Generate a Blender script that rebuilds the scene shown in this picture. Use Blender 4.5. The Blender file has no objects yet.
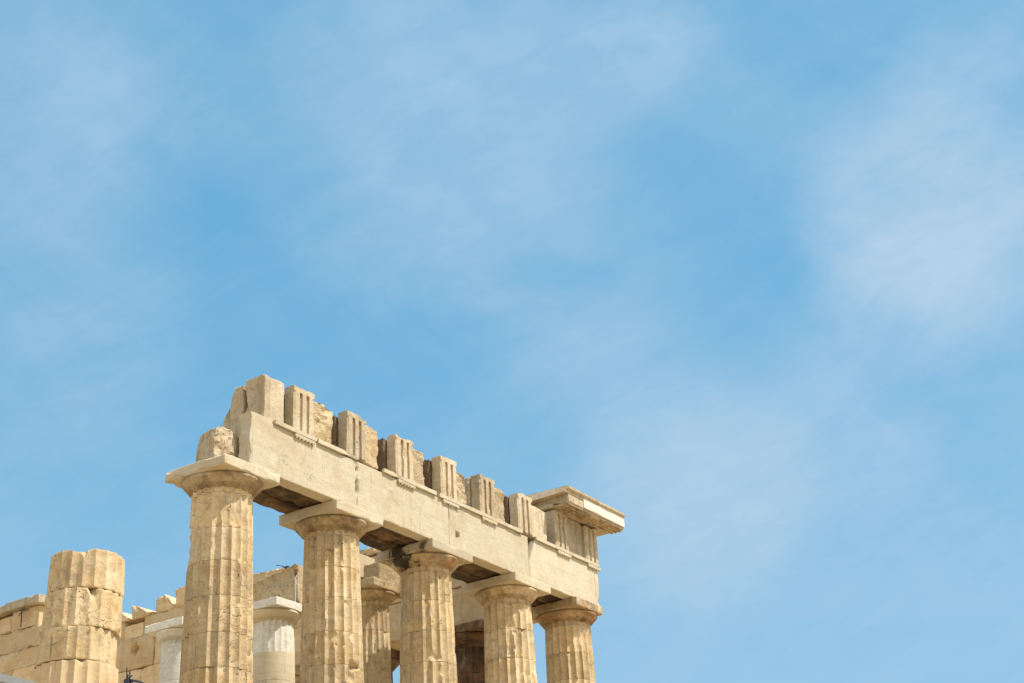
import bpy, math, random
from mathutils import Vector, Matrix, noise
R = math.radians
S = bpy.context.scene
C = S.collection

# ------------------------------------------------------------------ camera, sky, sun, exposure
def look_axes(yaw, pitch, roll):
    f = Vector((math.sin(yaw)*math.cos(pitch), math.cos(yaw)*math.cos(pitch), math.sin(pitch)))
    r = Vector((math.cos(yaw), -math.sin(yaw), 0))
    u = r.cross(f)
    return (math.cos(roll)*r + math.sin(roll)*u, -math.sin(roll)*r + math.cos(roll)*u, f)

cam = bpy.data.cameras.new('camera')
cam.sensor_width = 36.0
cam.lens = 1561.7*36/1024
cam.clip_end = 6000
co = bpy.data.objects.new('camera', cam)
C.objects.link(co)
_r, _u, _f = look_axes(1.00498, 0.452716, -0.056028)
M = Matrix.Identity(4)
for i in range(3):
    M[i][0] = _r[i]; M[i][1] = _u[i]; M[i][2] = -_f[i]
M.translation = Vector((-43.6859, -26.1918, -4.2966))
co.matrix_world = M
S.camera = co

SUN_EL, SUN_A = 60.0, 22.0          # height, and degrees from -Y towards +X
sd = Vector((math.sin(R(SUN_A))*math.cos(R(SUN_EL)), -math.cos(R(SUN_A))*math.cos(R(SUN_EL)), math.sin(R(SUN_EL))))
sun = bpy.data.lights.new('sun', 'SUN')
sun.energy = 4.5; sun.angle = R(0.53); sun.color = (1.0, 0.945, 0.86)
so = bpy.data.objects.new('sun', sun); C.objects.link(so)
so.rotation_euler = sd.to_track_quat('Z', 'Y').to_euler()
so.location = (0, 0, 60)

W = bpy.data.worlds.new('World'); S.world = W; W.use_nodes = True
nt = W.node_tree; N = nt.nodes; L = nt.links
for n in list(N): N.remove(n)
def nd(t, **kw):
    n = N.new(t)
    for k, v in kw.items(): setattr(n, k, v)
    return n
out = nd('ShaderNodeOutputWorld'); bg = nd('ShaderNodeBackground')
sky = nd('ShaderNodeTexSky'); sky.sky_type = 'NISHITA'; sky.sun_disc = False
sky.sun_elevation = R(SUN_EL); sky.sun_rotation = R(180 - SUN_A)
sky.air_density = 1.0; sky.dust_density = 0.6; sky.ozone_density = 2.0; sky.altitude = 100
bg.inputs['Strength'].default_value = 0.117
tc = nd('ShaderNodeTexCoord')
def sky_noise(scale, loc, detail, rough, dist, sc=(1, 1, 1), rot=(0, 0, 0)):
    m = nd('ShaderNodeMapping'); m.inputs['Scale'].default_value = sc; m.inputs['Location'].default_value = loc
    m.inputs['Rotation'].default_value = rot
    t = nd('ShaderNodeTexNoise'); t.inputs['Scale'].default_value = scale; t.inputs['Detail'].default_value = detail
    t.inputs['Roughness'].default_value = rough; t.inputs['Distortion'].default_value = dist
    L.new(tc.outputs['Generated'], m.inputs['Vector']); L.new(m.outputs[0], t.inputs['Vector'])
    return t.outputs['Fac']
def ramp(src, a, b):
    m = nd('ShaderNodeMapRange'); m.interpolation_type = 'SMOOTHSTEP'
    m.inputs['From Min'].default_value = a; m.inputs['From Max'].default_value = b
    L.new(src, m.inputs['Value']); return m.outputs[0]
def mth(op, a, b):
    m = nd('ShaderNodeMath', operation=op)
    for i, v in enumerate((a, b)):
        if isinstance(v, (int, float)): m.inputs[i].default_value = v
        else: L.new(v, m.inputs[i])
    return m.outputs[0]
def pix(x, y): return _f + _r*((x-512)/1561.7) + _u*((341.5-y)/1561.7)
def veil(d, outer):        # soft patch of cirrus or added fill in one direction of the sky
    dp = nd('ShaderNodeVectorMath', operation='DOT_PRODUCT'); dp.inputs[1].default_value = Vector(d).normalized()
    nm = nd('ShaderNodeVectorMath', operation='NORMALIZE')
    L.new(tc.outputs['Generated'], nm.inputs[0]); L.new(nm.outputs[0], dp.inputs[0])
    return ramp(dp.outputs['Value'], math.cos(R(outer)), 1.0)
def streaks(al, ac, lo, sc_al, sc_ac, detail, rough, dist, off):
    """noise drawn out along one direction of the sky"""
    ax = (al.normalized(), ac.normalized(), al.cross(ac).normalized())
    cmb = nd('ShaderNodeCombineXYZ')
    for i, (v, k) in enumerate(zip(ax, (sc_al, sc_ac, sc_ac))):
        dp = nd('ShaderNodeVectorMath', operation='DOT_PRODUCT'); dp.inputs[1].default_value = v
        L.new(tc.outputs['Generated'], dp.inputs[0])
        L.new(mth('ADD', mth('MULTIPLY', dp.outputs['Value'], k), off+i*3.3), cmb.inputs[i])
    t = nd('ShaderNodeTexNoise'); t.inputs['Scale'].default_value = 1; t.inputs['Detail'].default_value = detail
    t.inputs['Roughness'].default_value = rough; t.inputs['Distortion'].default_value = dist
    L.new(cmb.outputs[0], t.inputs['Vector'])
    return ramp(t.outputs['Fac'], lo+.03, lo+.33)
broad = ramp(sky_noise(4.4, (3.1, 1.7, 0.4), 4, .5, .3), .34, .70)
down = streaks(_r*.80-_u*.60, _r*.60+_u*.80, .36, 4.0, 9.5, 8, .60, .5, 1.3)
up = streaks(_r*.88+_u*.48, -_r*.48+_u*.88, .36, 5.0, 13.0, 8, .60, .5, 7.9)
fine = streaks(_r*.95+_u*.3, -_r*.3+_u*.95, .30, 26, 60, 7, .62, .4, 4.1)
st = mth('ADD', mth('MULTIPLY', down, .5), mth('MULTIPLY', up, .5))
cl = mth('ADD', mth('MULTIPLY', broad, .13), mth('MULTIPLY', st, .28))
vs = None
for (px, py, ro, k) in ((930, 225, 5.6, .74), (900, 300, 4, .2), (1010, 110, 5, .36), (420, 120, 8, .30), (560, 40, 6, .16), (690, 495, 5.5, .46), (560, 290, 6, .25), (130, 110, 5, .2), (60, 310, 6, .36), (850, 425, 4, .28), (20, 130, 5, .3), (240, 235, 6.5, -.17), (690, 205, 5, -.13), (250, 30, 5, -.12), (820, 15, 4, -.12), (640, 45, 3, .25), (300, 300, 4, .12)):
    q = mth('MULTIPLY', veil(pix(px, py), ro), k)
    vs = q if vs is None else mth('ADD', vs, q)
vs = mth('MULTIPLY', vs, mth('ADD', .38, mth('MULTIPLY', mth('ADD', st, broad), .42)))
cl = mth('ADD', cl, vs)
sz = nd('ShaderNodeSeparateXYZ'); L.new(tc.outputs['Generated'], sz.inputs[0])       # thicker air low in the sky
cl = mth('ADD', cl, mth('MULTIPLY', ramp(mth('MULTIPLY', sz.outputs[2], -1.0), -.46, -.20), .30))
cl = mth('ADD', mth('MAXIMUM', cl, 0.0), .04)
cl = mth('MULTIPLY', cl, mth('ADD', .86, mth('MULTIPLY', fine, .20)))
# thick veils level off softly
cl = mth('DIVIDE', mth('MULTIPLY', cl, 1.25), mth('ADD', 1.0, mth('MULTIPLY', cl, .45)))
tint = nd('ShaderNodeMix', data_type='RGBA', blend_type='MULTIPLY'); tint.inputs['Factor'].default_value = 1
tint.inputs['B'].default_value = (.74, 1.20, 1.12, 1)       # the clean cyan cast of this sky
L.new(sky.outputs[0], tint.inputs['A'])
hz = nd('ShaderNodeMix', data_type='RGBA'); hz.inputs['Factor'].default_value = .74
hz.inputs['B'].default_value = (.85, 2.60, 4.22, 1); L.new(tint.outputs['Result'], hz.inputs['A'])
mx = nd('ShaderNodeMix', data_type='RGBA')
mx.inputs['B'].default_value = (2.72, 3.80, 4.82, 1)
L.new(cl, mx.inputs['Factor']); L.new(hz.outputs['Result'], mx.inputs['A'])
# unseen bright veils round the sun and westward, added as fill light
fill_glow = mth('MINIMUM', mth('ADD', mth('MULTIPLY', veil(sd, 55), .85), mth('MULTIPLY', veil((-1, -.15, .30), 80), .52)), .9)
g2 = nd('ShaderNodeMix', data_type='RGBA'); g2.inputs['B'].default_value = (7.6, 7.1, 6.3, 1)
L.new(fill_glow, g2.inputs['Factor']); L.new(mx.outputs['Result'], g2.inputs['A'])
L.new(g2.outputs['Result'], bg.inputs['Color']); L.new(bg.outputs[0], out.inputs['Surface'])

S.view_settings.view_transform = 'Standard'
try: S.view_settings.look = 'None'
except Exception: pass
S.view_settings.gamma = 1; S.view_settings.use_curve_mapping = False
S.view_settings.exposure = 0.53
S.render.engine = 'CYCLES'
S.cycles.max_bounces = 8; S.cycles.diffuse_bounces = 5

# ------------------------------------------------------------------ materials
def stone(name, base, warm, pale, streak='column', pit=.5, crack=.6, crust=0.0, rust=0.0, bump=.75, grain=1.0, rough=.85, spots=(), vary=.30):
    m = bpy.data.materials.new(name); m.use_nodes = True
    t = m.node_tree; n_ = t.nodes; l_ = t.links
    b = n_['Principled BSDF']; b.inputs['Roughness'].default_value = rough
    b.inputs['Specular IOR Level'].default_value = .25
    tcn = n_.new('ShaderNodeTexCoord'); oi = n_.new('ShaderNodeObjectInfo')
    of = n_.new('ShaderNodeVectorMath'); of.operation = 'SCALE'; of.inputs[0].default_value = (37.0, 21.0, 53.0)
    l_.new(oi.outputs['Random'], of.inputs['Scale'])
    ad = n_.new('ShaderNodeVectorMath'); ad.operation = 'ADD'
    l_.new(tcn.outputs['Object'], ad.inputs[0]); l_.new(of.outputs[0], ad.inputs[1])
    def nz(scale, sc=(1, 1, 1), detail=5, rg=.6, dist=0.0, loc=(0, 0, 0)):
        mp = n_.new('ShaderNodeMapping'); mp.inputs['Scale'].default_value = sc; mp.inputs['Location'].default_value = loc
        x = n_.new('ShaderNodeTexNoise'); x.inputs['Scale'].default_value = scale; x.inputs['Detail'].default_value = detail
        x.inputs['Roughness'].default_value = rg; x.inputs['Distortion'].default_value = dist
        l_.new(ad.outputs[0], mp.inputs['Vector']); l_.new(mp.outputs[0], x.inputs['Vector'])
        return x.outputs['Fac']
    def rp(src, a, b_, lo=0., hi=1.):
        x = n_.new('ShaderNodeMapRange'); x.interpolation_type = 'SMOOTHSTEP'
        x.inputs['From Min'].default_value = a; x.inputs['From Max'].default_value = b_
        x.inputs['To Min'].default_value = lo; x.inputs['To Max'].default_value = hi
        l_.new(src, x.inputs['Value']); return x.outputs[0]
    def mt(op, a, c):
        x = n_.new('ShaderNodeMath'); x.operation = op
        for i, v in enumerate((a, c)):
            if isinstance(v, (int, float)): x.inputs[i].default_value = v
            else: l_.new(v, x.inputs[i])
        return x.outputs[0]
    def mix(fac, a, c, mode='MIX'):
        x = n_.new('ShaderNodeMix'); x.data_type = 'RGBA'; x.blend_type = mode
        for k, v in (('Factor', fac), ('A', a), ('B', c)):
            if isinstance(v, (int, float)): x.inputs[k].default_value = v
            elif isinstance(v, tuple): x.inputs[k].default_value = v if len(v) == 4 else v + (1,)
            else: l_.new(v, x.inputs[k])
        return x.outputs['Result']
    col = mix(rp(nz(.8, detail=6), .38, .66), base, warm)
    col = mix(rp(nz(2.3, detail=7, rg=.65, loc=(7, 3, 1)), .5, .72, 0, .8), col, pale)
    if streak == 'column':
        st = nz(1.0, (5, 5, .45), 5, .6, .6)
    elif streak == 'bed':
        st = nz(1.0, (.35, .35, 11), 5, .6, .7)
    else:
        st = nz(2.0, (1.4, 1.4, 4), 5, .65, 1.0)
    k_ = .5 if streak == 'bed' else 1.0        # the beams are smoother and more even than the shafts
    col = mix(rp(st, .48, .72, 0, .55*k_), col, tuple(c*.60 for c in warm))
    col = mix(rp(nz(8, detail=7, rg=.75), .42, .70, 0, .42*k_*k_), col, tuple(c*.50 for c in warm))
    if streak in ('column', 'bed'):
        ds = rp(nz(1.0, (9, 9, .30), 4, .55, .3, (2, 8, 3)), .56, .70, 0, .58 if streak == 'column' else .30)
        ds = mt('MULTIPLY', ds, rp(nz(.7, detail=3, loc=(5, 2, 9)), .45, .6))
        col = mix(ds, col, (.13, .095, .06))
    col = mix(rp(nz(3.6, (1, 1, 1.3), 8, .7, .2, (9, 1, 6)), .54, .70, 0, .42*k_), col, tuple(c*.52 for c in warm))
    if streak == 'column':
        col = mix(rp(nz(1.1, (1, 1, .8), 7, .7, .5, (3, 3, 17)), .52, .66, 0, .60), col, (.31, .245, .165))
    if rust > 0:
        col = mix(rp(nz(1.7, detail=7, rg=.65, loc=(1, 9, 4)), .52, .68, 0, rust), col, (.30, .145, .055))
    pits = rp(nz(19, (1, 1, 1.5), 5, .65), .585, .66, 0, min(1, pit*1.5))
    pits = mt('MULTIPLY', pits, rp(nz(1.6, detail=4, loc=(4, 7, 2)), .42, .62, .25, 1.0))
    col = mix(pits, col, tuple(c*.36 for c in warm))
    # thin wandering cracks
    cn = nz(1.15, (1, 1, 1.5), 4, .55, .9, (3, 5, 8))
    ck = mt('SUBTRACT', 1.0, rp(mt('ABSOLUTE', mt('SUBTRACT', cn, .5), 0), .0015, .006))
    ck = mt('MULTIPLY', ck, rp(nz(.9, loc=(11, 4, 4)), .5, .6, 0, crack))
    col = mix(ck, col, (.09, .06, .035))
    if crust > 0:
        col = mix(rp(nz(1.3, (1, 1.6, 1), 6, .62, .4, (6, 6, 2)), .46 if crust < .95 else .40, .62, 0, min(.95, crust)), col, (.045, .032, .022))
    for (cx, cy, cz, rad, tone, am) in spots:       # stains of their own shape, where they sit on the stone
        dv = n_.new('ShaderNodeVectorMath'); dv.operation = 'DISTANCE'; dv.inputs[1].default_value = (cx, cy, cz)
        l_.new(tcn.outputs['Object'], dv.inputs[0])
        q = mt('ADD', dv.outputs['Value'], mt('MULTIPLY', mt('SUBTRACT', nz(4.5, (1, 1, .40), 7, .7, .3), .5), rad*4.5))
        col = mix(rp(q, rad*.45, rad*1.15, am, 0), col, tone)
    # each stone a little lighter or darker than its neighbour
    hv = n_.new('ShaderNodeHueSaturation')
    l_.new(mt('ADD', mt('MULTIPLY', oi.outputs['Random'], vary), 1.02-vary/2), hv.inputs['Value'])
    l_.new(col, hv.inputs['Color'])
    l_.new(hv.outputs[0], b.inputs['Base Color'])
    h = mt('ADD', mt('MULTIPLY', nz(7, detail=7, rg=.65), .7), mt('MULTIPLY', nz(30, detail=4, rg=.6), .22*grain))
    h = mt('SUBTRACT', h, mt('MULTIPLY', pits, .25)); h = mt('SUBTRACT', h, mt('MULTIPLY', ck, .6))
    bp = n_.new('ShaderNodeBump'); bp.inputs['Strength'].default_value = bump*(.6 if streak == 'bed' else 1); bp.inputs['Distance'].default_value = .05 if grain < 2 else .10
    l_.new(h, bp.inputs['Height']); l_.new(bp.outputs[0], b.inputs['Normal'])
    return m

M_COL = stone('aged_marble_column', (.625, .49, .30), (.53, .382, .197), (.70, .58, .405), 'column', .55, .9, rust=.34)
M_ARC = stone('aged_marble_beam', (.525, .463, .343), (.48, .40, .27), (.58, .525, .41), 'bed', .26, .45, rust=.16, vary=.10)
M_TRI = stone('aged_marble_frieze', (.535, .45, .315), (.465, .36, .225), (.60, .525, .395), 'column', .25, .6)
M_RGH = stone('broken_marble', (.60, .47, .29), (.50, .355, .185), (.66, .55, .38), 'rough', .5, .5, bump=1.0, grain=2)
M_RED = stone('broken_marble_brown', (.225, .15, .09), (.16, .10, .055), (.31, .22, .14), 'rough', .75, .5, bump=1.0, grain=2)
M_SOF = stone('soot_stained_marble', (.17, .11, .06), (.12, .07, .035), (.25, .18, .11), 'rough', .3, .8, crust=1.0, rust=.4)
M_CAP = stone('stained_marble_capital', (.53, .43, .27), (.44, .315, .165), (.60, .51, .36), 'rough', .35, .6, crust=.42, rust=.45)
M_INN = stone('aged_marble_wall', (.63, .475, .285), (.56, .39, .20), (.68, .55, .375), 'bed', .30, .4)
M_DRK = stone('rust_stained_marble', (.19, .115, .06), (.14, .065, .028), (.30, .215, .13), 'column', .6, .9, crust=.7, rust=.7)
BLACK = (.030, .022, .016); RUST = (.26, .085, .030)
M_CAP3 = stone('stained_marble_capital_dark', (.53, .43, .27), (.44, .315, .165), (.60, .51, .36), 'rough', .35, .6, crust=.42, rust=.45,
               spots=((-.98, .25, 10.02, .50, BLACK, .95), (-.80, -.45, 9.55, .26, BLACK, .9), (-.95, -.60, 10.25, .22, BLACK, .9), (.1, -.8, 9.8, .35, (.33, .17, .07), .6)))
M_ARC3 = stone('aged_marble_slab_stained', (.515, .45, .33), (.47, .385, .26), (.575, .52, .40), 'bed', .26, .45, rust=.16,
               spots=((-.98, .25, 10.2, .45, BLACK, .95), (-.95, -.60, 10.25, .22, BLACK, .85)))
M_CAP5 = stone('stained_marble_capital_rust', (.46, .33, .19), (.38, .225, .10), (.55, .43, .28), 'rough', .35, .6, crust=.30, rust=.7,
               spots=((.70, -.62, 10.0, .50, RUST, .9), (-.25, -.85, 9.6, .30, (.12, .07, .04), .7), (-.55, -.6, 9.55, .3, (.10, .06, .035), .75)))
M_NEW = stone('new_white_marble', (.71, .665, .57), (.65, .60, .49), (.77, .74, .66), 'rough', .10, .35, bump=.18, grain=.5)
M_NCR = stone('new_cream_marble', (.62, .53, .38), (.57, .47, .31), (.68, .60, .46), 'bed', .14, .35, bump=.22, grain=.5)
M_GRD = stone('limestone_ground', (.50, .375, .225), (.44, .32, .17), (.56, .44, .29), 'rough', .4, .4, bump=.8, grain=2)
def plain(name, c, metal=0, rough=.5):
    m = bpy.data.materials.new(name); m.use_nodes = True
    t = m.node_tree; b = t.nodes['Principled BSDF']
    b.inputs['Metallic'].default_value = metal; b.inputs['Roughness'].default_value = rough
    x = t.nodes.new('ShaderNodeTexNoise'); x.inputs['Scale'].default_value = 8; x.inputs['Detail'].default_value = 5
    q = t.nodes.new('ShaderNodeTexCoord'); t.links.new(q.outputs['Object'], x.inputs['Vector'])
    mm = t.nodes.new('ShaderNodeMix'); mm.data_type = 'RGBA'
    mm.inputs['A'].default_value = tuple(v*.8 for v in c) + (1,); mm.inputs['B'].default_value = tuple(min(1, v*1.15) for v in c) + (1,)
    t.links.new(x.outputs['Fac'], mm.inputs['Factor']); t.links.new(mm.outputs['Result'], b.inputs['Base Color'])
    return m
M_BLK = plain('dark_metal', (.035, .04, .055), .2, .5)
M_GRY = plain('grey_sheet_metal', (.33, .36, .36), .1, .55)
M_PIPE = plain('white_conduit', (.50, .50, .47), 0, .5)

# ------------------------------------------------------------------ helpers
def mesh(name, verts, faces, mat, parent=None, loc=(0, 0, 0), angle=32):
    me = bpy.data.meshes.new(name)
    me.from_pydata([tuple(v) for v in verts], [], faces)
    me.validate(); me.update()
    me.shade_smooth(); me.set_sharp_from_angle(angle=R(angle))
    me.materials.append(mat)
    o = bpy.data.objects.new(name, me); C.objects.link(o)
    o.location = loc
    if parent: o.parent = parent
    return o
def tag(o, label, cat, group=None):
    o['label'] = label; o['category'] = cat; o['kind'] = 'thing'
    if group: o['group'] = group
    return o
def empty(name, loc, label, cat, group=None):
    o = bpy.data.objects.new(name, None); C.objects.link(o); o.location = loc
    o['kind'] = 'thing'
    o.empty_display_size = .3
    return tag(o, label, cat, group)
def nz3(x, y, z, s=1.0, seed=0): return noise.noise(Vector((x*s+seed*13.7, y*s-seed*7.3, z*s+seed*3.1)))
def fbm(x, y, z, s=1.0, seed=0, o=4):
    a, t = 1.0, 0.0
    for k in range(o):
        t += a*nz3(x, y, z, s, seed+k); a *= .5; s *= 2.1
    return t
def cuts(a, b, res, fine=True):
    Ln = b-a; n = max(1, round(Ln/res)); p = [a+Ln*i/n for i in range(n+1)]
    if fine and Ln > .16:
        e = [.018, .05]
        p = [a, a+e[0], a+e[1]] + [v for v in p if a+.07 < v < b-.07] + [b-e[1], b-e[0], b]
    return p
SEED = [0]
def block_data(x0, x1, y0, y1, z0, z1, res=.16, wear=.03, rough=None, shape=None, chip=1.0):
    """a weathered stone block; rough = {'-x': depth of break, ...}; shape(x,y,z)->(x,y,z) for broken outlines"""
    SEED[0] += 1; sd_ = SEED[0]
    rough = rough or {}
    xs, ys, zs = cuts(x0, x1, res), cuts(y0, y1, res), cuts(z0, z1, res)
    nx, ny, nz_ = len(xs), len(ys), len(zs)
    idx = {}; V = []
    def vid(i, j, k):
        q = (i, j, k)
        if q not in idx:
            idx[q] = len(V); V.append(warp(xs[i], ys[j], zs[k]))
        return idx[q]
    sx, sy, sz = x1-x0, y1-y0, z1-z0
    def warp(x, y, z):
        ds = [min(x-x0, x1-x), min(y-y0, y1-y), min(z-z0, z1-z)]
        e = sorted(ds)[1]
        n1 = fbm(x, y, z, 1.7, sd_, 3)
        w = wear*(.5 + 2.6*max(0, n1-.05)*chip + (4.5*max(0, n1-.42)*chip))
        p = [x, y, z]; c = [(x0+x1)/2, (y0+y1)/2, (z0+z1)/2]
        if e < w:
            a = (w-e)*.55
            for i in range(3):
                if ds[i] < w: p[i] += a if p[i] < c[i] else -a
        for key, am in rough.items():
            ax = 'xyz'.index(key[1]); lo = (x0, y0, z0)[ax]; hi = (x1, y1, z1)[ax]
            at = lo if key[0] == '-' else hi
            if abs((x, y, z)[ax]-at) < .06:
                d = am*(.5 + .8*fbm(x, y, z, 2.6, sd_+50, 4) + .25*fbm(x, y, z, 9, sd_+9, 2))
                d += am*.35*nz3(x, y, z, 17, sd_+3)
                p[ax] += d if key[0] == '-' else -d
        s = .006
        p[0] += s*nz3(x, y, z, 3, sd_+1); p[1] += s*nz3(x, y, z, 3, sd_+2); p[2] += s*nz3(x, y, z, 3, sd_+3)
        if shape: p = list(shape(*p))
        return tuple(p)
    F = []
    for i in range(nx-1):
        for j in range(ny-1):
            F.append((vid(i, j, 0), vid(i, j+1, 0), vid(i+1, j+1, 0), vid(i+1, j, 0)))
            k = nz_-1
            F.append((vid(i, j, k), vid(i+1, j, k), vid(i+1, j+1, k), vid(i, j+1, k)))
    for i in range(nx-1):
        for k in range(nz_-1):
            F.append((vid(i, 0, k), vid(i+1, 0, k), vid(i+1, 0, k+1), vid(i, 0, k+1)))
            j = ny-1
            F.append((vid(i, j, k), vid(i, j, k+1), vid(i+1, j, k+1), vid(i+1, j, k)))
    for j in range(ny-1):
        for k in range(nz_-1):
            F.append((vid(0, j, k), vid(0, j, k+1), vid(0, j+1, k+1), vid(0, j+1, k)))
            i = nx-1
            F.append((vid(i, j, k), vid(i, j+1, k), vid(i, j+1, k+1), vid(i, j, k+1)))
    return V, F
def block(name, mat, box, parent=None, base=None, **kw):
    """base = world point the mesh is relative to (the root's location); box in world coordinates"""
    V, F = block_data(*box, **kw)
    own = base is None
    if own: base = ((box[0]+box[1])/2, (box[2]+box[3])/2, box[4])
    V = [(v[0]-base[0], v[1]-base[1], v[2]-base[2]) for v in V]
    return mesh(name, V, F, mat, parent, base if own else (0, 0, 0))

NF, SEG = 20, 10
def drum_data(zb, h, r0, r1, wear, gouges=(), smooth=False, rotz=0., dx=0., dy=0., erode=None, top_break=0.0, jchip=1.0, scal=1.0, res=.11):
    SEED[0] += 1; sd_ = SEED[0]
    n = NF*SEG
    zs = [0, .012, .045] + [h*i/max(2, round(h/res)) for i in range(1, max(2, round(h/res)))] + [h-.045, h-.012, h]
    zs = sorted(set(zs))
    V = []; F = []
    for z in zs:
        r = r0+(r1-r0)*z/h
        zz = zb+z
        for a in range(n):
            th = 2*math.pi*a/n; ta = th+rotz
            cx, cy = math.cos(ta), math.sin(ta)
            t = (a % SEG)/SEG
            fl = 0 if smooth else scal*.092*r*(1-(2*t-1)**2) if t else 0
            if not smooth:
                nn = fbm(cx*r, cy*r, zz, 1.6, sd_, 4)
                aw = wear*(.002+.012*max(0, nn-.10)+.10*max(0, nn-.48))
                # arris worn back
                edge = abs(2*t-1) if t else 1
                fl = max(fl, aw*edge*1.2)
                if nn > .55: fl += wear*(nn-.55)*.12
            else:
                fl = .002*fbm(cx*r, cy*r, zz, 2, sd_, 2)
            e = min(z, h-z)
            jn = fbm(cx*r, cy*r, zz*.3, 2.4, sd_+7, 3)
            jw = jchip*(.005+.03*max(0, jn-.20)+.25*max(0, jn-.46))
            if e < jw: fl += (jw-e)*.45
            for (ga, gz, gr, gd) in gouges:
                if abs(zz-gz) > gr*1.5: continue
                da = (ta-ga+math.pi) % (2*math.pi)-math.pi
                q = math.hypot(da*r/1.1, zz-gz)/gr + .35*fbm(cx*r, cy*r, zz, 4, sd_+3, 3)
                if q < 1: fl = max(fl, gd*(1-q*q)+.01*nz3(cx, cy, zz, 14, sd_))
            if erode:
                fl = max(fl, erode(ta, zz, r))
            zt = zz
            if top_break and z > h*.5:
                zt -= top_break*((z/h-.5)*2)*max(0, .3+fbm(cx*r, cy*r, 0, 1.3, sd_+5, 3))
            V.append((dx+cx*(r-fl), dy+cy*(r-fl), zt))
    m = len(zs)
    for k in range(m-1):
        for a in range(n):
            b = (a+1) % n
            F.append((k*n+a, k*n+b, (k+1)*n+b, (k+1)*n+a))
    V.append((dx, dy, zb)); V.append((dx, dy, zb+h-top_break*.3)); cb, ct = len(V)-2, len(V)-1
    for a in range(n):
        b = (a+1) % n
        F.append((b, a, cb)); F.append(((m-1)*n+a, (m-1)*n+b, ct))
    return V, F
def lathe(prof, n=72, wear=0.0):
    SEED[0] += 1; sd_ = SEED[0]
    V = []; F = []
    for (r, z) in prof:
        for a in range(n):
            t = 2*math.pi*a/n
            d = wear*max(0, fbm(math.cos(t)*r, math.sin(t)*r, z, 1.8, sd_, 4)-.12)
            V.append(((r-d)*math.cos(t), (r-d)*math.sin(t), z))
    for k in range(len(prof)-1):
        for a in range(n):
            b = (a+1) % n
            F.append((k*n+a, k*n+b, (k+1)*n+b, (k+1)*n+a))
    F.append(tuple(reversed(range(n)))); F.append(tuple(range((len(prof)-1)*n, len(prof)*n)))
    return V, F

def column(x, y, ztop, zbase, label, rlow, rup, aw, mat, capmat, abmat, group, cap=True, wear=1.0, gouges=(), smooth=False,
           nd_=11, drums=None, neckmat=None, jgap=.004, acorner=0.016, ashape=None, arough=None, abh=.283, eh=.33, zfull=None, fine=False):
    """fluted Doric column of drums with echinus and abacus; angles of gouges in radians from +X"""
    root = empty('fluted_column', (x, y, zbase), label, 'column', group)
    rnd = random.Random(int(abs(x)*100+abs(y)*37))
    zs_end = ztop-abh-eh-.14 if cap else ztop
    H = (zfull if zfull else zs_end)-zbase
    def rad(z):
        t = (z-zbase)/H
        return rlow+(rup-rlow)*t+.017*math.sin(math.pi*min(1, t))
    if drums is None:
        hs = [H*(1+.10*(rnd.random()-.5)) for _ in range(nd_)]
        k = H/sum(hs)
        z = zbase; drums = []
        for h in hs: drums.append((z, h*k)); z += h*k
    gap = jgap
    if fine:      # small losses scattered over the side that can be seen, none like another
        gouges = list(gouges)
        f0 = math.atan2(-26.2-y, -43.7-x)
        for q in range(34):
            big = rnd.random() < .25
            gouges.append((f0+rnd.uniform(-1.5, 1.5), rnd.uniform(3.8, 9.5), rnd.uniform(.10, .20) if big else rnd.uniform(.045, .10), rnd.uniform(.045, .075) if big else rnd.uniform(.03, .06)))
    for i, dd in enumerate(drums):
        z, h = dd[0], dd[1]; ex = dd[2] if len(dd) > 2 else {}
        mm = ex.pop('mat', mat); sm = ex.pop('smooth', smooth)
        V, F = drum_data(z-zbase+gap, h-2*gap, rad(z), rad(z+h), wear, [(a, gz-zbase, gr, gd) for a, gz, gr, gd in gouges], sm,
                         rotz=ex.pop('rotz', math.pi/20+(rnd.random()-.5)*.006), res=.055 if (fine and z+h > 3.6) else .13, **ex)
        mesh('drum', V, F, mm, root, angle=26)
    if cap:
        b = zs_end-zbase
        r = rad(zs_end)
        V, F = drum_data(b+.004, .135, r*.998, r*1.0, wear*.6, (), False, rotz=math.pi/20, jchip=.5)
        mesh('necking', V, F, neckmat or mat, root, angle=26)
        e0 = b+.14; ro = aw*.985
        pr = [(r*.9, e0), (r*1.005, e0+.001)]
        for k in range(4):
            rr = r*1.01+.022*k; zz = e0+.008+.018*k
            pr += [(rr, zz), (rr+.014, zz+.003), (rr+.017, zz+.011), (rr+.004, zz+.015)]
        ra = pr[-1][0]+.004; za = pr[-1][1]+.004
        zt = e0+eh-.004
        for k in range(13):
            t = k/12
            pr.append((ra+(ro-ra)*(t**.86), za+(zt-.075-za)*t))
        for k in range(1, 7):
            t = k/6*math.pi/2
            pr.append((ro+.012*math.sin(2*t)-.05*(1-math.cos(t)), zt-.075+.075*math.sin(t)))
        V, F = lathe(pr, 96, .06*wear)
        mesh('echinus', V, F, capmat, root, angle=28)
        zA = ztop-abh
        V, F = block_data(x-aw, x+aw, y-aw, y+aw, zA, ztop-.003, .09, acorner, arough, ashape, 1.35)
        V = [(v[0]-x, v[1]-y, v[2]-zbase) for v in V]
        mesh('abacus', V, F, abmat, root)
    return root

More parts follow.
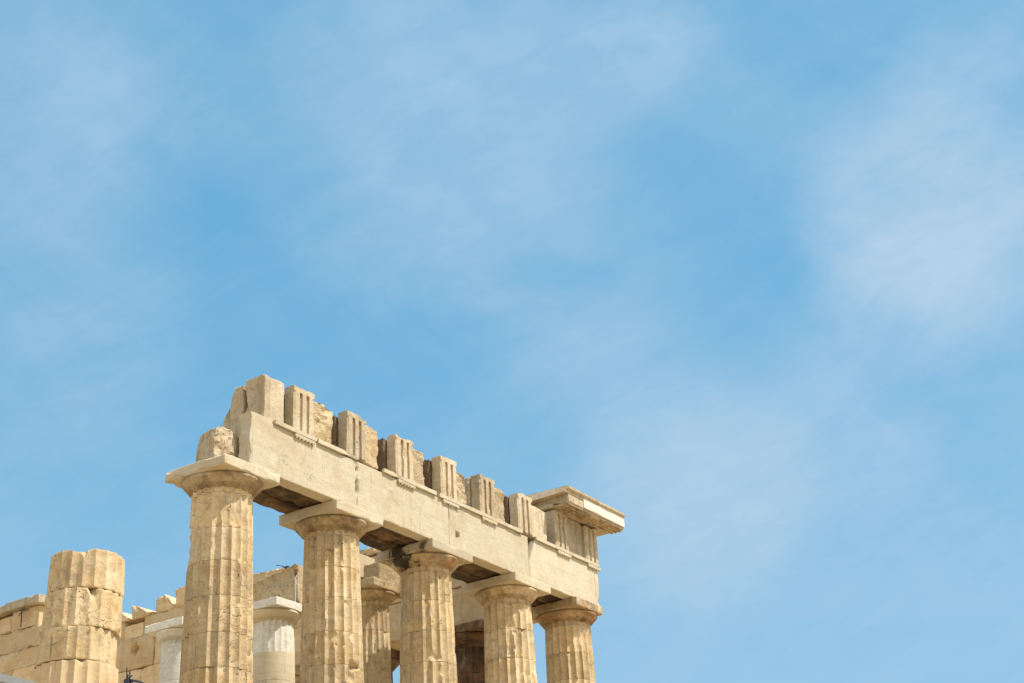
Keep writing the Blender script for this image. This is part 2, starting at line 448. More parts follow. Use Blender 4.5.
def tube(pts, r, n=8):
    V = []; F = []
    for i, p in enumerate(pts):
        p = Vector(p)
        d = (Vector(pts[min(i+1, len(pts)-1)])-Vector(pts[max(i-1, 0)])).normalized()
        a = d.orthogonal().normalized(); b = d.cross(a)
        for k in range(n):
            t = 2*math.pi*k/n
            V.append(tuple(p+a*r*math.cos(t)+b*r*math.sin(t)))
    for i in range(len(pts)-1):
        for k in range(n):
            q = (k+1) % n
            F.append((i*n+k, i*n+q, (i+1)*n+q, (i+1)*n+k))
    F.append(tuple(reversed(range(n)))); F.append(tuple(range((len(pts)-1)*n, len(pts)*n)))
    return V, F
def join(*parts):
    V = []; F = []
    for v, f in parts:
        o = len(V); V += list(v); F += [tuple(i+o for i in q) for q in f]
    return V, F
def bevel_box(x0, x1, y0, y1, z0, z1, b=.01):
    V = []; F = []
    for z, i in ((z0, b), (z0+b, 0), (z1-b, 0), (z1, b)):
        V += [(x0+i, y0+i, z), (x1-i, y0+i, z), (x1-i, y1-i, z), (x0+i, y1-i, z)]
    for k in range(3):
        for a in range(4):
            c = (a+1) % 4
            F.append((k*4+a, k*4+c, (k+1)*4+c, (k+1)*4+a))
    F.append((3, 2, 1, 0)); F.append((12, 13, 14, 15))
    return V, F

# ------------------------------------------------------------------ ground and platform
def structure(o): o['kind'] = 'structure'; return o
gv = []; gf = []
n = 60
def gcoord(i):
    t = (i/n-.5)*2
    return math.copysign(abs(t)**3*2500+abs(t)*60, t)
for i in range(n+1):
    for j in range(n+1):
        x, y = gcoord(i), gcoord(j)
        d = math.hypot(x, y)
        z = -5.95+.25*fbm(x, y, 0, .08, 3, 3) - min(60, max(0, d-90)*.12)
        gv.append((x, y, z))
for i in range(n):
    for j in range(n):
        a = i*(n+1)+j
        gf.append((a, a+n+1, a+n+2, a+1))
structure(mesh('ground', gv, gf, M_GRD))
# platform: foundation and three steps, top at z = 0
pv, pf = [], []
parts = []
for e, z0, z1 in ((2.75, -6.8, -1.56), (2.05, -1.56, -1.04), (1.6, -1.04, -.52), (1.15, -.52, 0)):
    parts.append(bevel_box(-66, e, -e, 28.67+e, z0, z1-.004, .02))
structure(mesh('stone_platform', *join(*parts), M_GRD))

# ------------------------------------------------------------------ south flank columns
CXS = [0.0, -3.592, -7.888, -12.184, -16.48, -20.776]
ZT = 10.43
FL = 'fluted columns of the front colonnade'
def ang(px_frac, cx):   # angle on the shaft that faces the camera, shifted by px_frac of the radius
    f = math.atan2(-26.2, -43.7-cx)
    return f + math.asin(max(-1, min(1, px_frac)))
chip1 = lambda x, y, z: (x + (.10*max(0, (y-.2))*(1 if x < -17 else 0)), y, z-.05*max(0, y)*(1 if z > 10.3 else 0))
column(CXS[0], 0, ZT, 0, 'far right fluted column standing under the building corner below the projecting cornice', .965, .765, 1.03, M_COL, M_CAP5, M_CAP, FL, fine=True, ashape=lambda x, y, z: (min(x, .64+.02*nz3(0, y, z, 4, 3)), y, z),
       gouges=[(ang(.45, 0), 9.2, .22, .06)], wear=1.0)
column(CXS[1], 0, ZT, 0, 'fluted column next to the corner column, second from the right', .952, .755, 1.02, M_COL, M_CAP, M_ARC, FL, fine=True,
       gouges=[(-2.42, 8.91, .22, .09), (-2.3, 8.72, .12, .10)])
column(CXS[2], 0, ZT, 0, 'middle fluted column of the front row with dark stain left of its capital', .952, .755, 1.02, M_COL, M_CAP3, M_ARC3, FL, fine=True,
       gouges=[(-2.34, 7.15, .20, .10), (-2.22, 7.10, .12, .12), (-2.05, 7.08, .10, .09), (-3.0, 7.6, .25, .07)])
column(CXS[3], 0, ZT, 0, 'fluted column with gouged shaft, second from left among those carrying the beam', .952, .755, 1.02, M_COL, M_CAP, M_ARC, FL, fine=True,
       gouges=[(-1.64, 6.10, .20, .22), (-1.72, 5.80, .20, .12), (-2.38, 6.84, .24, .08), (-2.30, 6.62, .13, .09), (-1.926, 7.79, .09, .13), (-1.86, 7.74, .07, .12)])
column(CXS[4], 0, ZT, 0, 'tall fluted column with a wide overhanging capital slab under the broken end of the beam', .952, .77, 1.03, M_COL, M_CAP, M_ARC, FL, fine=True,
       gouges=[(-2.28, 9.25, .45, .06), (-1.9, 9.1, .3, .07), (2.76, 8.4, .6, .08), (2.8, 7.2, .3, .07)], acorner=.03, wear=1.1)
# the broken column: drums lie a little out of line
def er3(ta, z, r):
    f = math.atan2(-26.2, -43.7-CXS[5])
    d = (ta-f+math.pi) % (2*math.pi)-math.pi
    k = max(0, min(1, (-.05-d)/.35))
    return k*(.055+.035*fbm(math.cos(ta), math.sin(ta), z, 2.5, 77, 4))
dr = []
z = 0.0
for k in range(5): dr.append((z, .79, dict(rotz=.157))); z += .79
dr.append((3.95, .68, dict(rotz=.157, mat=M_INN, jchip=2.0, scal=.75)))
dr.append((4.63, .74, dict(rotz=.235, scal=.6, dx=-.04, dy=.04, erode=er3, jchip=3.0)))
dr.append((5.37, .87, dict(rotz=.03, scal=.62, dx=.05, dy=.0, jchip=3.4)))
dr.append((6.24, .90, dict(rotz=.11, scal=.6, dx=.08, dy=.0, jchip=3.2, top_break=.11)))
column(CXS[5], 0, 7.14, 0, 'broken fluted column of stacked offset drums without a capital at far left', .952, .755, 1.02, M_COL, M_CAP, M_ARC,
       FL, fine=True, jgap=.010, cap=False, drums=dr, zfull=9.68, wear=1.3)

# ------------------------------------------------------------------ flank architrave
ZA, ZB = 10.43, 11.95
YF = -.90
TRX = {1: (CXS[4]+CXS[3])/2-.09, 2: CXS[3]-.01, 3: (CXS[3]+CXS[2])/2+.05, 4: CXS[2]+.08, 5: (CXS[2]+CXS[1])/2-.04, 6: CXS[1]-.06, 7: CXS[1]/2+.34, 8: .45}
XE = .75
def regula(root, base, xc, w=.80, guttae=6, skip=()):
    V, F = bevel_box(xc-w/2-base[0], xc+w/2-base[0], YF-.065-base[1], YF-.001-base[1], ZB-.215-base[2], ZB-.123-base[2], .006)
    r = mesh('regula', V, F, M_ARC, root)
    for g in range(guttae):
        if g in skip: continue
        gx = xc-w/2+w*(g+.5)/guttae
        pr = [(.030, ZB-.250), (.034, ZB-.246), (.028, ZB-.2165)]
        V, F = lathe(pr, 12)
        V = [(v[0]+gx-base[0], v[1]+YF-.035-base[1], v[2]-base[2]) for v in V]
        mesh('gutta', V, F, M_ARC, r)
def taenia(root, base, x0, x1, mat=None):
    block('taenia', mat or M_ARC, (x0, x1, YF-.075, YF+.02, ZB-.12, ZB-.002), root, base, res=.08, wear=.010, chip=1.6)
AG = 'architrave beams over the front columns'
def architrave(x0, x1, label, regs, taen, rough=None, holes=(), shape=None, xr0=None, xr1=None, skip=()):
    base = ((x0+x1)/2, 0, ZA)
    root = empty('architrave', base, label, 'beam', AG)
    g = .007
    block('face_slab', M_ARC, (x0+g, (.492 if x1 == XE else x1-g), YF, -.50, ZA, ZB-.125), root, base, res=.075, wear=.014, rough=rough, shape=shape, chip=1.3)
    if x1 == XE:       # the end of the short side's own beam shows as a narrow slab at the corner
        block('end_slab', M_ARC, (.50, x1, YF+.004, -.50, ZA, ZB-.125), root, base, res=.09, wear=.03, chip=1.6)
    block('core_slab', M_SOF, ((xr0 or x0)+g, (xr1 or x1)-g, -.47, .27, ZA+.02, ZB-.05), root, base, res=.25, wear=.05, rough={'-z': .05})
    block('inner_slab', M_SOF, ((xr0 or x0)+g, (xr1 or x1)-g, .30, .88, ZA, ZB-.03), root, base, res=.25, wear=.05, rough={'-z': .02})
    for a, b in taen: taenia(root, base, a, b)
    for k in regs: regula(root, base, TRX[k], skip=skip)
    return root
def chiphole(cx, cz, r, d, nxt=None):
    def f(x, y, z):
        q = math.hypot(x-cx, z-cz)
        if y < -.6 and q < r: y += d*(1-(q/r)**4)
        if nxt: return nxt(x, y, z)
        return (x, y, z)
    return f
def leftend(x, y, z):
    # the broken left end: top corner knocked off
    if x < -15.72 and z > 11.70: z += .105*(z-11.70)/.12 - .03*max(0, nz3(x, y, 0, 4, 9))
    if x < -16.36: x -= .025*nz3(0, y, z, 3, 5)
    return (x, y, z)
def jointchip(cx):
    def f(x, y, z):
        if abs(x-cx) < .09 and y < -.8:
            k = 1-abs(x-cx)/.09
            y += k*.22*max(0, fbm(0, 3, z, 4, 44, 3)+.15)
        return (x, y, z)
    return f
architrave(-16.50, CXS[3], 'architrave beam with a broken left end, spanning the two leftmost tall columns', (1,),
           ((-15.62, -13.93), (-13.90, CXS[3]-.02)), rough={'-x': .05}, shape=lambda x, y, z: jointchip(CXS[3])(*leftend(x, y, z)), xr0=-15.35)
architrave(CXS[3], CXS[2], 'architrave beam with a cracked left joint, from the gouged column to the middle column', (3,),
           ((-11.05, -8.55), ), rough={}, shape=jointchip(CXS[3]))
architrave(CXS[2], CXS[1], 'architrave beam with a small dark round hole near its left end', (5, 4),
           ((-8.40, -3.95),), shape=chiphole(CXS[2]+.42, 10.88, .085, .30), skip=(1, 4))
def notch(x, y, z):
    # missing wedge at the left joint, wide at the top
    if y < -.4 and x < CXS[1]+.5 and z > 11.05:
        t = (z-11.05)/.78
        x = max(x, CXS[1]+.02+.40*t) if x < CXS[1]+.42 else x
    return (x, y, z)
architrave(CXS[1], XE, 'corner architrave beam under the cornice with a wedge missing at its left joint', (7, 8),
           ((-3.18, XE+.03),), shape=notch, xr1=-.72)
# ------------------------------------------------------------------ frieze of triglyphs
TG = 'triglyph blocks along the beam'
def triglyph(k, label, z1=13.12, mat=M_TRI, depth=.34, w=.845, yf=YF-.02, capout=.0, brk=.16):
    xc = TRX[k]; x0, x1 = xc-w/2, xc+w/2
    SEED[0] += 1; sd_ = SEED[0]
    capz = z1-.15
    prof = [(0, .032), (.045, .014), (.075, 0), (.225, 0), (.24, .05), (.285, .085), (.33, .05), (.345, 0), (.500, 0), (.515, .05), (.560, .085),
            (.605, .05), (.620, 0), (.770, 0), (.800, .014), (.845, .032)]
    prof = [(p[0]*w/.845, p[1]*1.05) for p in prof]
    zs = [ZB, ZB+.02] + [ZB+.02+(capz-.14-ZB-.02)*i/9 for i in range(1, 10)] + [capz-.09, capz-.03, capz-.010, capz, capz+.05, z1-.04, z1-.012, z1]
    V = []; F = []
    nx = len(prof)
    for z in zs:
        for (px, d) in prof:
            x = x0+px
            if z >= capz: dd = -capout
            elif z >= capz-.012: dd = d*1.5
            elif z >= capz-.10: dd = d*1.35
            else: dd = d
            nn = fbm(x, 0, z, 2.2, sd_, 4)
            y = yf+dd+.09*max(0, nn-.30)
            zz = z
            if z > capz+.02: zz -= brk*max(0, fbm(x, 0, 0, 2.2, sd_+4, 3)+.12)
            if z > capz: zz = max(zz, capz+.004+.25*(z-capz))
            ed = min(px, w-px)
            if ed < .05: x += (.06*max(0, fbm(0, 0, z, 2.5, sd_+8+(px > .4), 3)))*(1 if px < .4 else -1)
            V.append((x, y, zz))
    m = len(zs)
    for i in range(m-1):
        for a in range(nx-1):
            F.append((i*nx+a, i*nx+a+1, (i+1)*nx+a+1, (i+1)*nx+a))
    # back
    off = len(V)
    for (x, y, z) in list(V): V.append((x, yf+depth+.01*nz3(x, z, 0, 4, sd_), z))
    for i in range(m-1):
        for a in range(nx-1):
            F.append((off+i*nx+a+1, off+i*nx+a, off+(i+1)*nx+a, off+(i+1)*nx+a+1))
        F.append((off+i*nx, i*nx, (i+1)*nx, off+(i+1)*nx))
        F.append((i*nx+nx-1, off+i*nx+nx-1, off+(i+1)*nx+nx-1, (i+1)*nx+nx-1))
    for a in range(nx-1):
        F.append((off+a, off+a+1, a+1, a))
        b = (m-1)*nx
        F.append((b+a, b+a+1, off+b+a+1, off+b+a))
    base = (xc, yf+depth/2, ZB)
    V = [(v[0]-base[0], v[1]-base[1], v[2]-base[2]) for v in V]
    o = mesh('triglyph', V, F, mat, None, base, 25)
    return tag(o, label, 'triglyph', TG)
triglyph(1, 'grooved triglyph block at the left, beside a rough yellowish metope slab', 13.22, brk=0.08)
triglyph(2, 'second grooved triglyph from the left, over the tall column with gouges', 13.22, brk=0.30)
triglyph(3, 'third grooved triglyph from the left, with the widest dark brown block showing behind it', 13.26, brk=0.14)
triglyph(4, 'fourth grooved triglyph from the left, right of which stands the greyish metope slab', 13.23, brk=0.34)
triglyph(5, 'fifth grooved triglyph from the left, midway between the middle column and the next', 13.25, brk=0.26)
triglyph(6, 'grooved triglyph next to the smooth metope slab just left of the cornice', 13.24, brk=0.10)
triglyph(7, 'grooved triglyph shaded under the left end of the cornice', 13.265, depth=.44)
triglyph(8, 'corner triglyph shaded under the right part of the cornice', 13.265, depth=.6)

MG = 'metope slabs between the triglyphs'
def slab(k, a, b, ztop, y0, y1, mat, label, rough=.05, drop=.08, name='metope_slab'):
    x0, x1 = TRX[k]+a, TRX[k]+b
    def sh(x, y, z):
        if z > ZB+.3: z -= drop*((x-x0)/(x1-x0))**2*(z-ZB)/(ztop-ZB) + .05*max(0, fbm(x, y, 0, 3, k+20, 3))*(z > ztop-.2)
        return (x, y, z)
    o = block(name, mat, (x0, x1, y0, y1, ZB, ztop), res=.075, wear=.018, rough={'-y': rough, '+x': rough*.3}, shape=sh)
    return tag(o, label, 'stone slab', MG)
slab(1, .435, 1.34, 13.10, -.84, -.36, M_RGH, 'rough yellowish layered metope slab right of the leftmost triglyph', .09, .03)
slab(2, .435, 1.12, 13.14, -.80, -.36, M_RGH, 'rough pale metope slab right of the second triglyph from the left', .05, .05)
slab(3, .435, 1.10, 13.12, -.80, -.36, M_RGH, 'rough metope slab right of the third triglyph from the left', .06, .05)
slab(4, .435, 1.14, 13.10, -.74, -.36, M_RGH, 'greyish streaked metope slab right of the fourth triglyph from the left', .10, .06)
slab(5, .435, 1.16, 13.12, -.80, -.36, M_RGH, 'rough metope slab right of the fifth triglyph from the left', .07, .06)
slab(6, .435, 1.36, 13.06, -.84, -.36, M_TRI, 'smooth flat metope slab just left of the cornice block', .015, .05)
slab(7, .43, TRX[8]-TRX[7]-.43, 13.26, -.80, -.36, M_TRI, 'shaded metope slab recessed between the two triglyphs under the cornice', .01, 0)

BG = 'rough backing blocks behind the triglyphs'
def backer(k, a, b, ztop, y0, y1, label, mat=M_RED, drop=0.):
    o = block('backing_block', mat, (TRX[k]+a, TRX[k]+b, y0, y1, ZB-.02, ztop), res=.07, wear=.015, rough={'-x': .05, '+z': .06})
    return tag(o, label, 'stone block', BG)
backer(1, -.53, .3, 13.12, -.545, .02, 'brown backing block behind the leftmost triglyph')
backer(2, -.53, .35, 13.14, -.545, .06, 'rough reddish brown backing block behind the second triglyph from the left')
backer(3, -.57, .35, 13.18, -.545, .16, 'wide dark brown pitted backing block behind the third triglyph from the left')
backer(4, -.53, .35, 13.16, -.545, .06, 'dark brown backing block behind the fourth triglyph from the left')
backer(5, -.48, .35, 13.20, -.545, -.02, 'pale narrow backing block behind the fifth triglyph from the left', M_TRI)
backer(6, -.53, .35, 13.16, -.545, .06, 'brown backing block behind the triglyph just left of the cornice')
backer(7, -.46, .35, 13.255, -.46, .10, 'tan backing block behind the triglyph under the left end of the cornice', M_TRI)

# blocks at the broken left end
def plainface(x, y, z):
    if z > 12.9: z -= .10*max(0, fbm(x, y, 0, 2, 91, 3))
    return (x, y, z)
o = block('frieze_block', M_TRI, (-15.98, -15.20, -.88, -.22, ZB-.13, 13.17), res=.07, wear=.015, rough={'-x': .04, '+z': .03}, shape=plainface)
tag(o, 'plain upright block without grooves, tallest of the blocks at the left end of the beam', 'stone block')
def fragshape(x, y, z):
    t = max(0, min(1, (z-11.95)/1.0))
    y = -.13+(y+.13)*(1-.66*t**1.3+.09*nz3(0, 0, z, 5, 8)*(t > 0))
    return (x, y, z)
o = block('frieze_fragment', M_TRI, (-15.98, -15.36, -.13, .70, ZT, 13.06), res=.08, wear=.03, rough={'-x': .04, '+y': .06}, shape=fragshape)
tag(o, 'eroded upright fragment with a sloping left edge, behind the plain block at the left end', 'stone fragment')
def chunk(x, y, z):
    u, v, t = (x+16.78)/.50, (y+.13)/.33, (z-ZT)/1.06
    z = ZT+(z-ZT)*(1-.10*u*u*(1 if u > 0 else .9)-.06*v-.05*max(0, u))
    x += .15*max(0, t-.35)*(1 if u < -.4 else 0)-.20*max(0, t-.55)*(1 if u > .5 else 0)
    n = .045*fbm(x, y, z, 2.2, 33, 3)
    return (x+n, y+n*.6, z+n*(t > .1))
o = block('beam_fragment', M_TRI, (-17.26, -16.26, -.46, .21, ZT, 11.47), res=.05, wear=.03, rough={'-y': .09, '-x': .02, '+z': .05}, shape=chunk, chip=.7)
tag(o, 'rough broken chunk lying on the capital slab of the leftmost tall column', 'stone fragment')

# ------------------------------------------------------------------ corner cornice
cb = (-.5, -.6, 13.27)
cr = empty('cornice', cb, 'projecting cornice with a white marble patch on top of the building corner', 'cornice')
X0, X1 = -2.12, 1.66
YC = -1.56
# bed block, raking profile swept along x
def cornice_profile():
    # (y, z): soffit slopes down towards the front
    return [(.42, 13.275), (YF-.06, 13.275), (YF-.06, 13.37), (YC+.22, 13.31), (YC+.035, 13.265), (YC+.03, 13.335), (YC, 13.34), (YC, 13.575), (YC+.03, 13.60), (.30, 13.60)]
def cornice_top_profile():
    return [(.30, 13.605), (YC+.02, 13.605), (YC-.005, 13.62), (YC-.005, 13.70), (YC-.05, 13.725), (YC-.075, 13.76), (YC-.08, 13.83), (YC+.04, 13.865), (.42, 13.88)]
def sweep(prof, x0, x1, nx, sd_, amp=.015, lefty=None):
    V = []; F = []; n = len(prof)
    for i in range(nx+1):
        x = x0+(x1-x0)*i/nx
        for j, (y, z) in enumerate(prof):
            nn = fbm(x, y, z, 2.0, sd_, 3)
            yy = y+amp*max(0, nn); xx = x
            if i == 0: xx += .20*fbm(0, y*2, z*2, 1.8, sd_+3, 3)
            V.append((xx-cb[0], yy-cb[1], z-amp*max(0, nn)-cb[2]))
    for i in range(nx):
        for j in range(n):
            k = (j+1) % n
            F.append((i*n+j, i*n+k, (i+1)*n+k, (i+1)*n+j))
    F.append(tuple(range(n))); F.append(tuple(reversed(range(nx*n, nx*n+n))))
    return V, F
V, F = sweep(cornice_profile(), X0+.16, X1-.02, 44, 401)
mesh('cornice_bed', V, F, M_TRI, cr, angle=20)
V, F = sweep(cornice_top_profile(), X0, X1, 44, 417, .03)
mesh('cornice_top', V, F, M_TRI, cr, angle=20)
# east return of the cornice, running back along the short side
V, F = block_data(.95, X1-.01, .43, 2.6, 13.33, 13.82, .2, .04, {'+y': .12})
mesh('cornice_return', [(v[0]-cb[0], v[1]-cb[1], v[2]-cb[2]) for v in V], F, M_TRI, cr)
V, F = block_data(-1.02, X1+.012, YC-.016, YC+.1, 13.36, 13.70, .12, .006)
mesh('marble_patch', [(v[0]-cb[0], v[1]-cb[1], v[2]-cb[2]) for v in V], F, M_NEW, cr)
for i in range(5):
    mx0 = -2.0+i*.74
    V, F = block_data(mx0, mx0+.66, YC+.07, YF-.09, 13.225, 13.29, .09, .02)
    mo = mesh('mutule', [(v[0]-cb[0], v[1]-cb[1], v[2]-cb[2]+.03*(v[1]-YC)) for v in V], F, M_CAP, cr)
    for a in range(6):
        for b in range(3):
            V, F = lathe([(.030, 13.19), (.034, 13.195), (.030, 13.24)], 10)
            gx, gy = mx0+.66*(a+.5)/6, YC+.15+b*.15
            mesh('gutta', [(v[0]+gx-cb[0], v[1]+gy-cb[1], v[2]-cb[2]+.03*(gy-YC)) for v in V], F, M_CAP, mo)
V, F = block_data(.0, .35, -1.35, -1.0, 13.87, 14.01, .08, .05)
o = mesh('stone_chip', [(v[0]-.17, v[1]+1.17, v[2]-13.87) for v in V], F, M_TRI, None, (.17, -1.17, 13.87))
tag(o, 'small loose stone lying on top of the corner cornice', 'stone')

# ------------------------------------------------------------------ inner porch columns
PG = 'porch columns behind the front colonnade'
def wcorner(x, y, z): return (x, y, z)
column(-6.36, 3.32, 10.42, .7, 'old tan inner column with a chipped capital, seen between the gouged and middle columns', .76, .61, .86, M_COL, M_CAP, M_CAP, PG, wear=1.4,
       gouges=[(ang(.5, -6.3), 8.15, .22, .08), (ang(0, -6.3), 9.3, .4, .05)], abh=.27, eh=.30, acorner=.025)
H2 = 10.62
dr = []; z = .7
for k in range(9): dr.append((z, .92, dict(rotz=.157, mat=M_NCR, smooth=True, jchip=.25))); z += .92
dr.append((z, 9.88-z, dict(rotz=.157, mat=M_NEW, jchip=.2, scal=.4)))
column(-6.35, 7.28, H2, .7, 'inner column with white marble capital above a smooth cream shaft, beside the gouged column', .82, .66, .875, M_NCR, M_NCR, M_NEW, PG, wear=.15,
       drums=dr, zfull=9.88, neckmat=M_NEW, abh=.27, eh=.33, acorner=.012)
H1 = 10.80
dr = []; z = .7
for k in range(9): dr.append((z, .9, dict(rotz=.157, mat=M_NEW, smooth=True, jchip=.2))); z += .9
dr.append((z, H1-.74-z, dict(rotz=.157, mat=M_NEW, smooth=True, jchip=.2)))
column(-6.35, 11.42, H1, .7, 'inner column of bright new white marble, left of the leftmost tall column', .82, .66, .875, M_NEW, M_NEW, M_NEW, PG, wear=.1,
       drums=dr, zfull=H1-.74, neckmat=M_NEW, abh=.27, eh=.33, acorner=.012)

PB = 'beam blocks lying on the porch columns'
def slope_top(y0, z0, y1, z1, amp=.08, zmin=0):
    def f(x, y, z):
        t = min(1, max(0, (y-y0)/(y1-y0)))
        zt = z0+(z1-z0)*t
        if z > zmin: z = min(z, zt-amp*max(0, fbm(x, y, 0, 2.2, 61, 3)))
        return (x, y, z)
    return f
o = block('porch_beam_block', M_RGH, (-6.22, -5.3, 6.50, 9.6, H2, 12.02), res=.11, wear=.07, rough={'-x': .10, '+z': .10}, shape=slope_top(6.5, 11.97, 9.4, 11.48, .10, 11.0))
tag(o, 'rough pitted beam block with a sloping broken top, resting on the white capital', 'stone block', PB)
o = block('porch_beam_block', M_NCR, (-6.98, -5.9, 3.44, 4.5, 10.43, 11.50), res=.15, wear=.03)
tag(o, 'pale smooth beam block on the old inner column, left of the dark gap', 'stone block', PB)
o = block('porch_beam_block', M_RGH, (-6.72, -5.7, 2.62, 3.28, 10.43, 11.10), res=.11, wear=.05, rough={'-y': .05, '+z': .04})
tag(o, 'short tan beam block on the old inner column, right of the dark gap', 'stone block', PB)

# ------------------------------------------------------------------ far short-side columns and entablature seen from inside
EY = [3.78, 8.28, 12.184, 16.48, 20.776, 25.07, 28.67]
EN = ['dark rust stained column in shade between the middle column and its right neighbour',
      'shaded far column right of the old tan inner column',
      'far column hidden mostly behind the gouged tall column', 'far column behind the new white inner column on the right',
      'far column behind the bright white inner column', 'far column behind the broken drum column', 'far left corner column of the short side']
for i, y in enumerate(EY):
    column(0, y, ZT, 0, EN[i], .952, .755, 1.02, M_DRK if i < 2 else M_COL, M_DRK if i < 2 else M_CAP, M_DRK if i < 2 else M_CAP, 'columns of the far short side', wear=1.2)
XI = -.72
WG = 'wall blocks of the far beam seen from inside'
def wall(y0, y1, z0, z1, label, x0=XI, x1=.80, mat=M_INN, rough=None, shape=None, wear=.03, res=.12):
    x0 += random.Random(int(y0*97+z0*31)).uniform(-.035, .05)
    rough = dict(rough or {}); rough['-x'] = rough.get('-x', 0)+.045
    o = block('wall_block', mat, (x0, x1, y0+.003, y1-.003, z0+.002, z1-.002), res=res, wear=wear, rough=rough, shape=shape)
    return tag(o, label, 'stone block', WG)
ey = [-.30]+EY
where = ['at the right corner behind the front beam', 'above the dark stained column', 'left of the shaded far column', 'behind the new white capital',
         'behind the bright white inner column', 'between the white column and the broken column', 'behind the broken column at far left']
for i in range(7):
    y0 = ey[i] if i else -.28
    wall(y0, ey[i+1], ZT, 11.85, 'large smooth lower beam block ' + where[i], rough={'-x': .015})
    a = (ey[i]+ey[i+1])/2 if i else .1
    b = (ey[i+1]+ey[i+2])/2 if i < 6 else 28.9
    def pocket(x, y, z, i=i):
        if i == 4:
            q = abs(y-19.66)/.30+abs(z-12.62)/.34
            if q < 1 and x < -.5: x += .35*(1-q)*1.6
        return (x, y, z)
    wall(a, b, 11.855, 13.12, 'smooth middle course block ' + where[i], rough={'-x': .03}, shape=pocket, res=.1 if i == 4 else .18, x0=XI-.02)
# third course with beam sockets
third = [(.2, 3.9, 13.75), (3.9, 8.2, 13.8), (8.2, 12.6, 13.9), (12.6, 16.9, 13.9), (16.9, 19.3, 13.92), (20.35, 24.6, 13.92), (24.6, 28.9, 13.92)]
tl = ['above the dark stained column', 'behind the pale smooth beam block', 'behind the rough pitted beam block', 'behind the leftmost tall column',
      'right of the dark beam socket', 'left of the dark beam socket', 'under the cornice block at far left']
for (a, b, zt), s in zip(third, tl):
    wall(a, b, 13.125, zt, 'upper course block ' + s, rough={'-x': .05}, x0=XI+.03, x1=.55)
wall(19.3, 20.35, 13.125, 13.70, 'low block at the bottom of the dark beam socket', x0=XI+.05, x1=.55)
def crown(y0, y1, zl, zr, slope, label, z0=13.925, x0=XI+.02, x1=.3, seed=1):
    """broken top block; its right (low y) end slopes off"""
    zt = max(zl, zr)
    def f(x, y, z):
        t = (y-y0)/(y1-y0)
        if z > z0+.1:
            k = (z-z0)/(zt-z0)
            top = zr+(zl-zr)*t
            z = z0+(top-z0)*k
            if slope: y = y+slope*k*(1-t)
            z -= .10*k*max(0, fbm(x, y, 0, 2.5, seed, 3))
        return (x, y, z)
    return wall(y0, y1, z0, zt, label, x0=x0, x1=x1, mat=M_INN, rough={'-x': .06, '+z': .05}, shape=f, wear=.05, res=.1)
crown(.6, 4.0, 14.1, 14.0, 0, 'broken top block of the far wall behind the front frieze', seed=3)
crown(4.2, 8.3, 14.25, 14.15, .2, 'broken top block peeping over the pale smooth beam block', seed=4)
crown(8.4, 11.0, 14.30, 14.25, .2, 'broken top block seen above the rough pitted beam block at its right', seed=5)
crown(11.1, 13.6, 14.50, 14.30, .25, 'broken top block seen above the rough pitted beam block at its left', seed=6)
crown(13.7, 16.1, 14.55, 14.60, .2, 'broken top block behind the shaft of the leftmost tall column', seed=7)
crown(16.2, 17.62, 14.72, 14.80, .05, 'tall rounded top block just left of the leftmost tall column', seed=8)
crown(17.66, 18.75, 14.55, 14.66, .55, 'raised top block shaped like a trapezoid with a bright slanted end', seed=9)
crown(18.78, 20.05, 14.58, 14.40, .85, 'top block with a long bright slanted end above the white capital', seed=10)
crown(20.10, 22.2, 14.45, 14.40, .5, 'top block just right of the broken drum column', seed=11)
# the higher corner at far left
wall(22.2, 25.6, 13.93, 14.80, 'ledge block right of the far left cornice block, behind the broken column', rough={'-x': .04, '+z': .08}, wear=.06, res=.09)
wall(25.6, 30.5, 13.93, 14.90, 'long ledge course at far left under two upright blocks', rough={'-x': .05, '+z': .05}, wear=.06, res=.09)
wall(25.75, 27.45, 14.905, 15.78, 'squared upright block under the pale cornice slab at far left', rough={'-x': .02}, x0=XI+.12, x1=.9)
wall(27.46, 29.0, 14.905, 15.62, 'upright block at the left edge of the picture', rough={'-x': .03}, x0=XI+.14, x1=.9)
def cslab(x, y, z):
    if y > 27.6: z -= (y-27.6)*.16
    return (x, y, z)
o = block('cornice_slab', M_TRI, (XI-.10, 1.25, 25.55, 29.2, 15.785, 16.16), res=.12, wear=.04, rough={'+y': .1}, shape=cslab)
tag(o, 'pale cornice slab on the far left wall corner with its bright end showing', 'stone slab')

# ------------------------------------------------------------------ small things
def at_plane_x(px, py, X):
    d = pix(px, py); c = M.translation; t = (X-c[0])/d[0]; return c+d*t
def fixture(name, label, cat, p): return empty(name, tuple(p), label, cat)
# security camera on the porch block
p = at_plane_x(287, 571.0, -5.9)
r_ = fixture('security_camera', 'small dark camera on a bracket on top of the rough beam block', 'camera', p)
mesh('bracket', *tube([(0, 0, -.05), (0, 0, .06), (0, .01, .10)], .018), M_BLK, r_)
mesh('camera_body', *join(bevel_box(-.05, .05, -.06, .06, .08, .17, .012), tube([(-.05, .03, .13), (-.12, .09, .14)], .03)), M_BLK, r_)
mesh('arm', *tube([(0, .05, .15), (-.1, .25, .22), (-.14, .36, .25)], .012), M_BLK, r_)
# conduit beside it
o = mesh('conduit', *tube([(0, 0, -.02), (0, 0, .85), (.05, -.02, .92)], .022), M_PIPE, None, (-6.26, 6.45, H2))
tag(o, 'thin white vertical conduit on the end of the rough beam block', 'pipe')
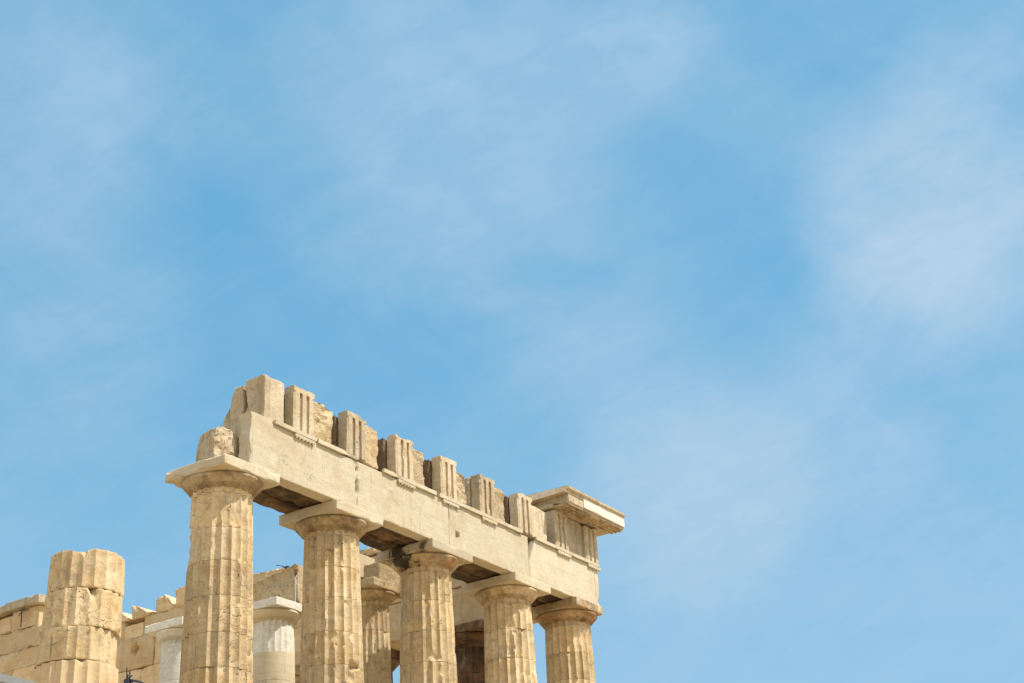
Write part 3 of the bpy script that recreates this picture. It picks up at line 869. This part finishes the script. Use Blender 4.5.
# floodlight on a bracket
p = at_plane_x(128, 682, -6.0)
r_ = fixture('floodlight', 'dark blue floodlight on a bracket right of the broken drum column', 'lamp', p)
mesh('lamp_head', *join(bevel_box(-.11, .11, -.12, .10, -.16, .10, .02), tube([(0, .06, .05), (0, .10, .52)], .022), tube([(0, -.08, .05), (0, -.06, .36)], .022), tube([(0, .14, -.02), (0, .02, .26)], .03), tube([(0, -.20, .20), (0, .20, .08)], .02)), M_BLK, r_)
mesh('bracket', *tube([(0, -.1, .05), (0, -.6, -.10), (0, -1.0, -.30), (0, -1.0, -8.9+.0)], .04), M_BLK, r_)
# antenna on the far left wall
p = at_plane_x(22, 614, XI-.14)
r_ = fixture('antenna', 'thin dark antenna with crossed rods on the far left cornice slab', 'antenna', p)
mesh('mast', *tube([(0, 0, -.55), (0, .03, .28)], .025), M_BLK, r_)
mesh('crossed_rods', *join(tube([(0, -.20, .10), (0, .22, .20)], .02), tube([(0, -.14, .26), (0, .2, -.05)], .018)), M_BLK, r_)
# small site hut in the lower left corner
c0 = M.translation
pA = c0+pix(-70, 655)*16; pB = c0+pix(44, 684.5)*16
hr = empty('site_hut', ((pA.x+pB.x)/2, (pA.y+pB.y)/2, -5.95), 'grey sheet metal roof of a site hut in the bottom left corner', 'hut')
bx = hr.location
ux = (pB-pA); ul = Vector((ux.x, ux.y, 0)).normalized(); back = Vector((-ul.y, ul.x, 0))
if back.dot(_f) < 0: back = -back
def hb(q, w, z): v = Vector((pA.x, pA.y, 0))*(1-q)+Vector((pB.x, pB.y, 0))*q+back*w; return (v.x-bx.x, v.y-bx.y, z+5.95)
zr = lambda q: pA.z+(pB.z-pA.z)*q
V = []; qs = [-.6, 0, .5, 1.0, 1.6]
for q in qs:
    for w in (0, 2.4):
        V += [hb(q, w, zr(q)), hb(q, w, zr(q)-.08)]
F = []
for i in range(len(qs)-1):
    a, b = i*4, (i+1)*4
    F += [(a, b, b+2, a+2), (a+1, a+3, b+3, b+1), (a, a+1, b+1, b), (a+2, b+2, b+3, a+3)]
F += [(0, 2, 3, 1), (16, 17, 19, 18)]
mesh('roof', V, F, M_GRY, hr)
V = []
for q, w in ((-.5, .15), (1.45, .15), (1.45, 2.25), (-.5, 2.25)):
    V += [hb(q, w, -6.2), hb(q, w, zr(q)-.085)]
mesh('wall', V, [(0, 2, 3, 1), (2, 4, 5, 3), (4, 6, 7, 5), (6, 0, 1, 7), (1, 3, 5, 7)], M_GRY, hr)
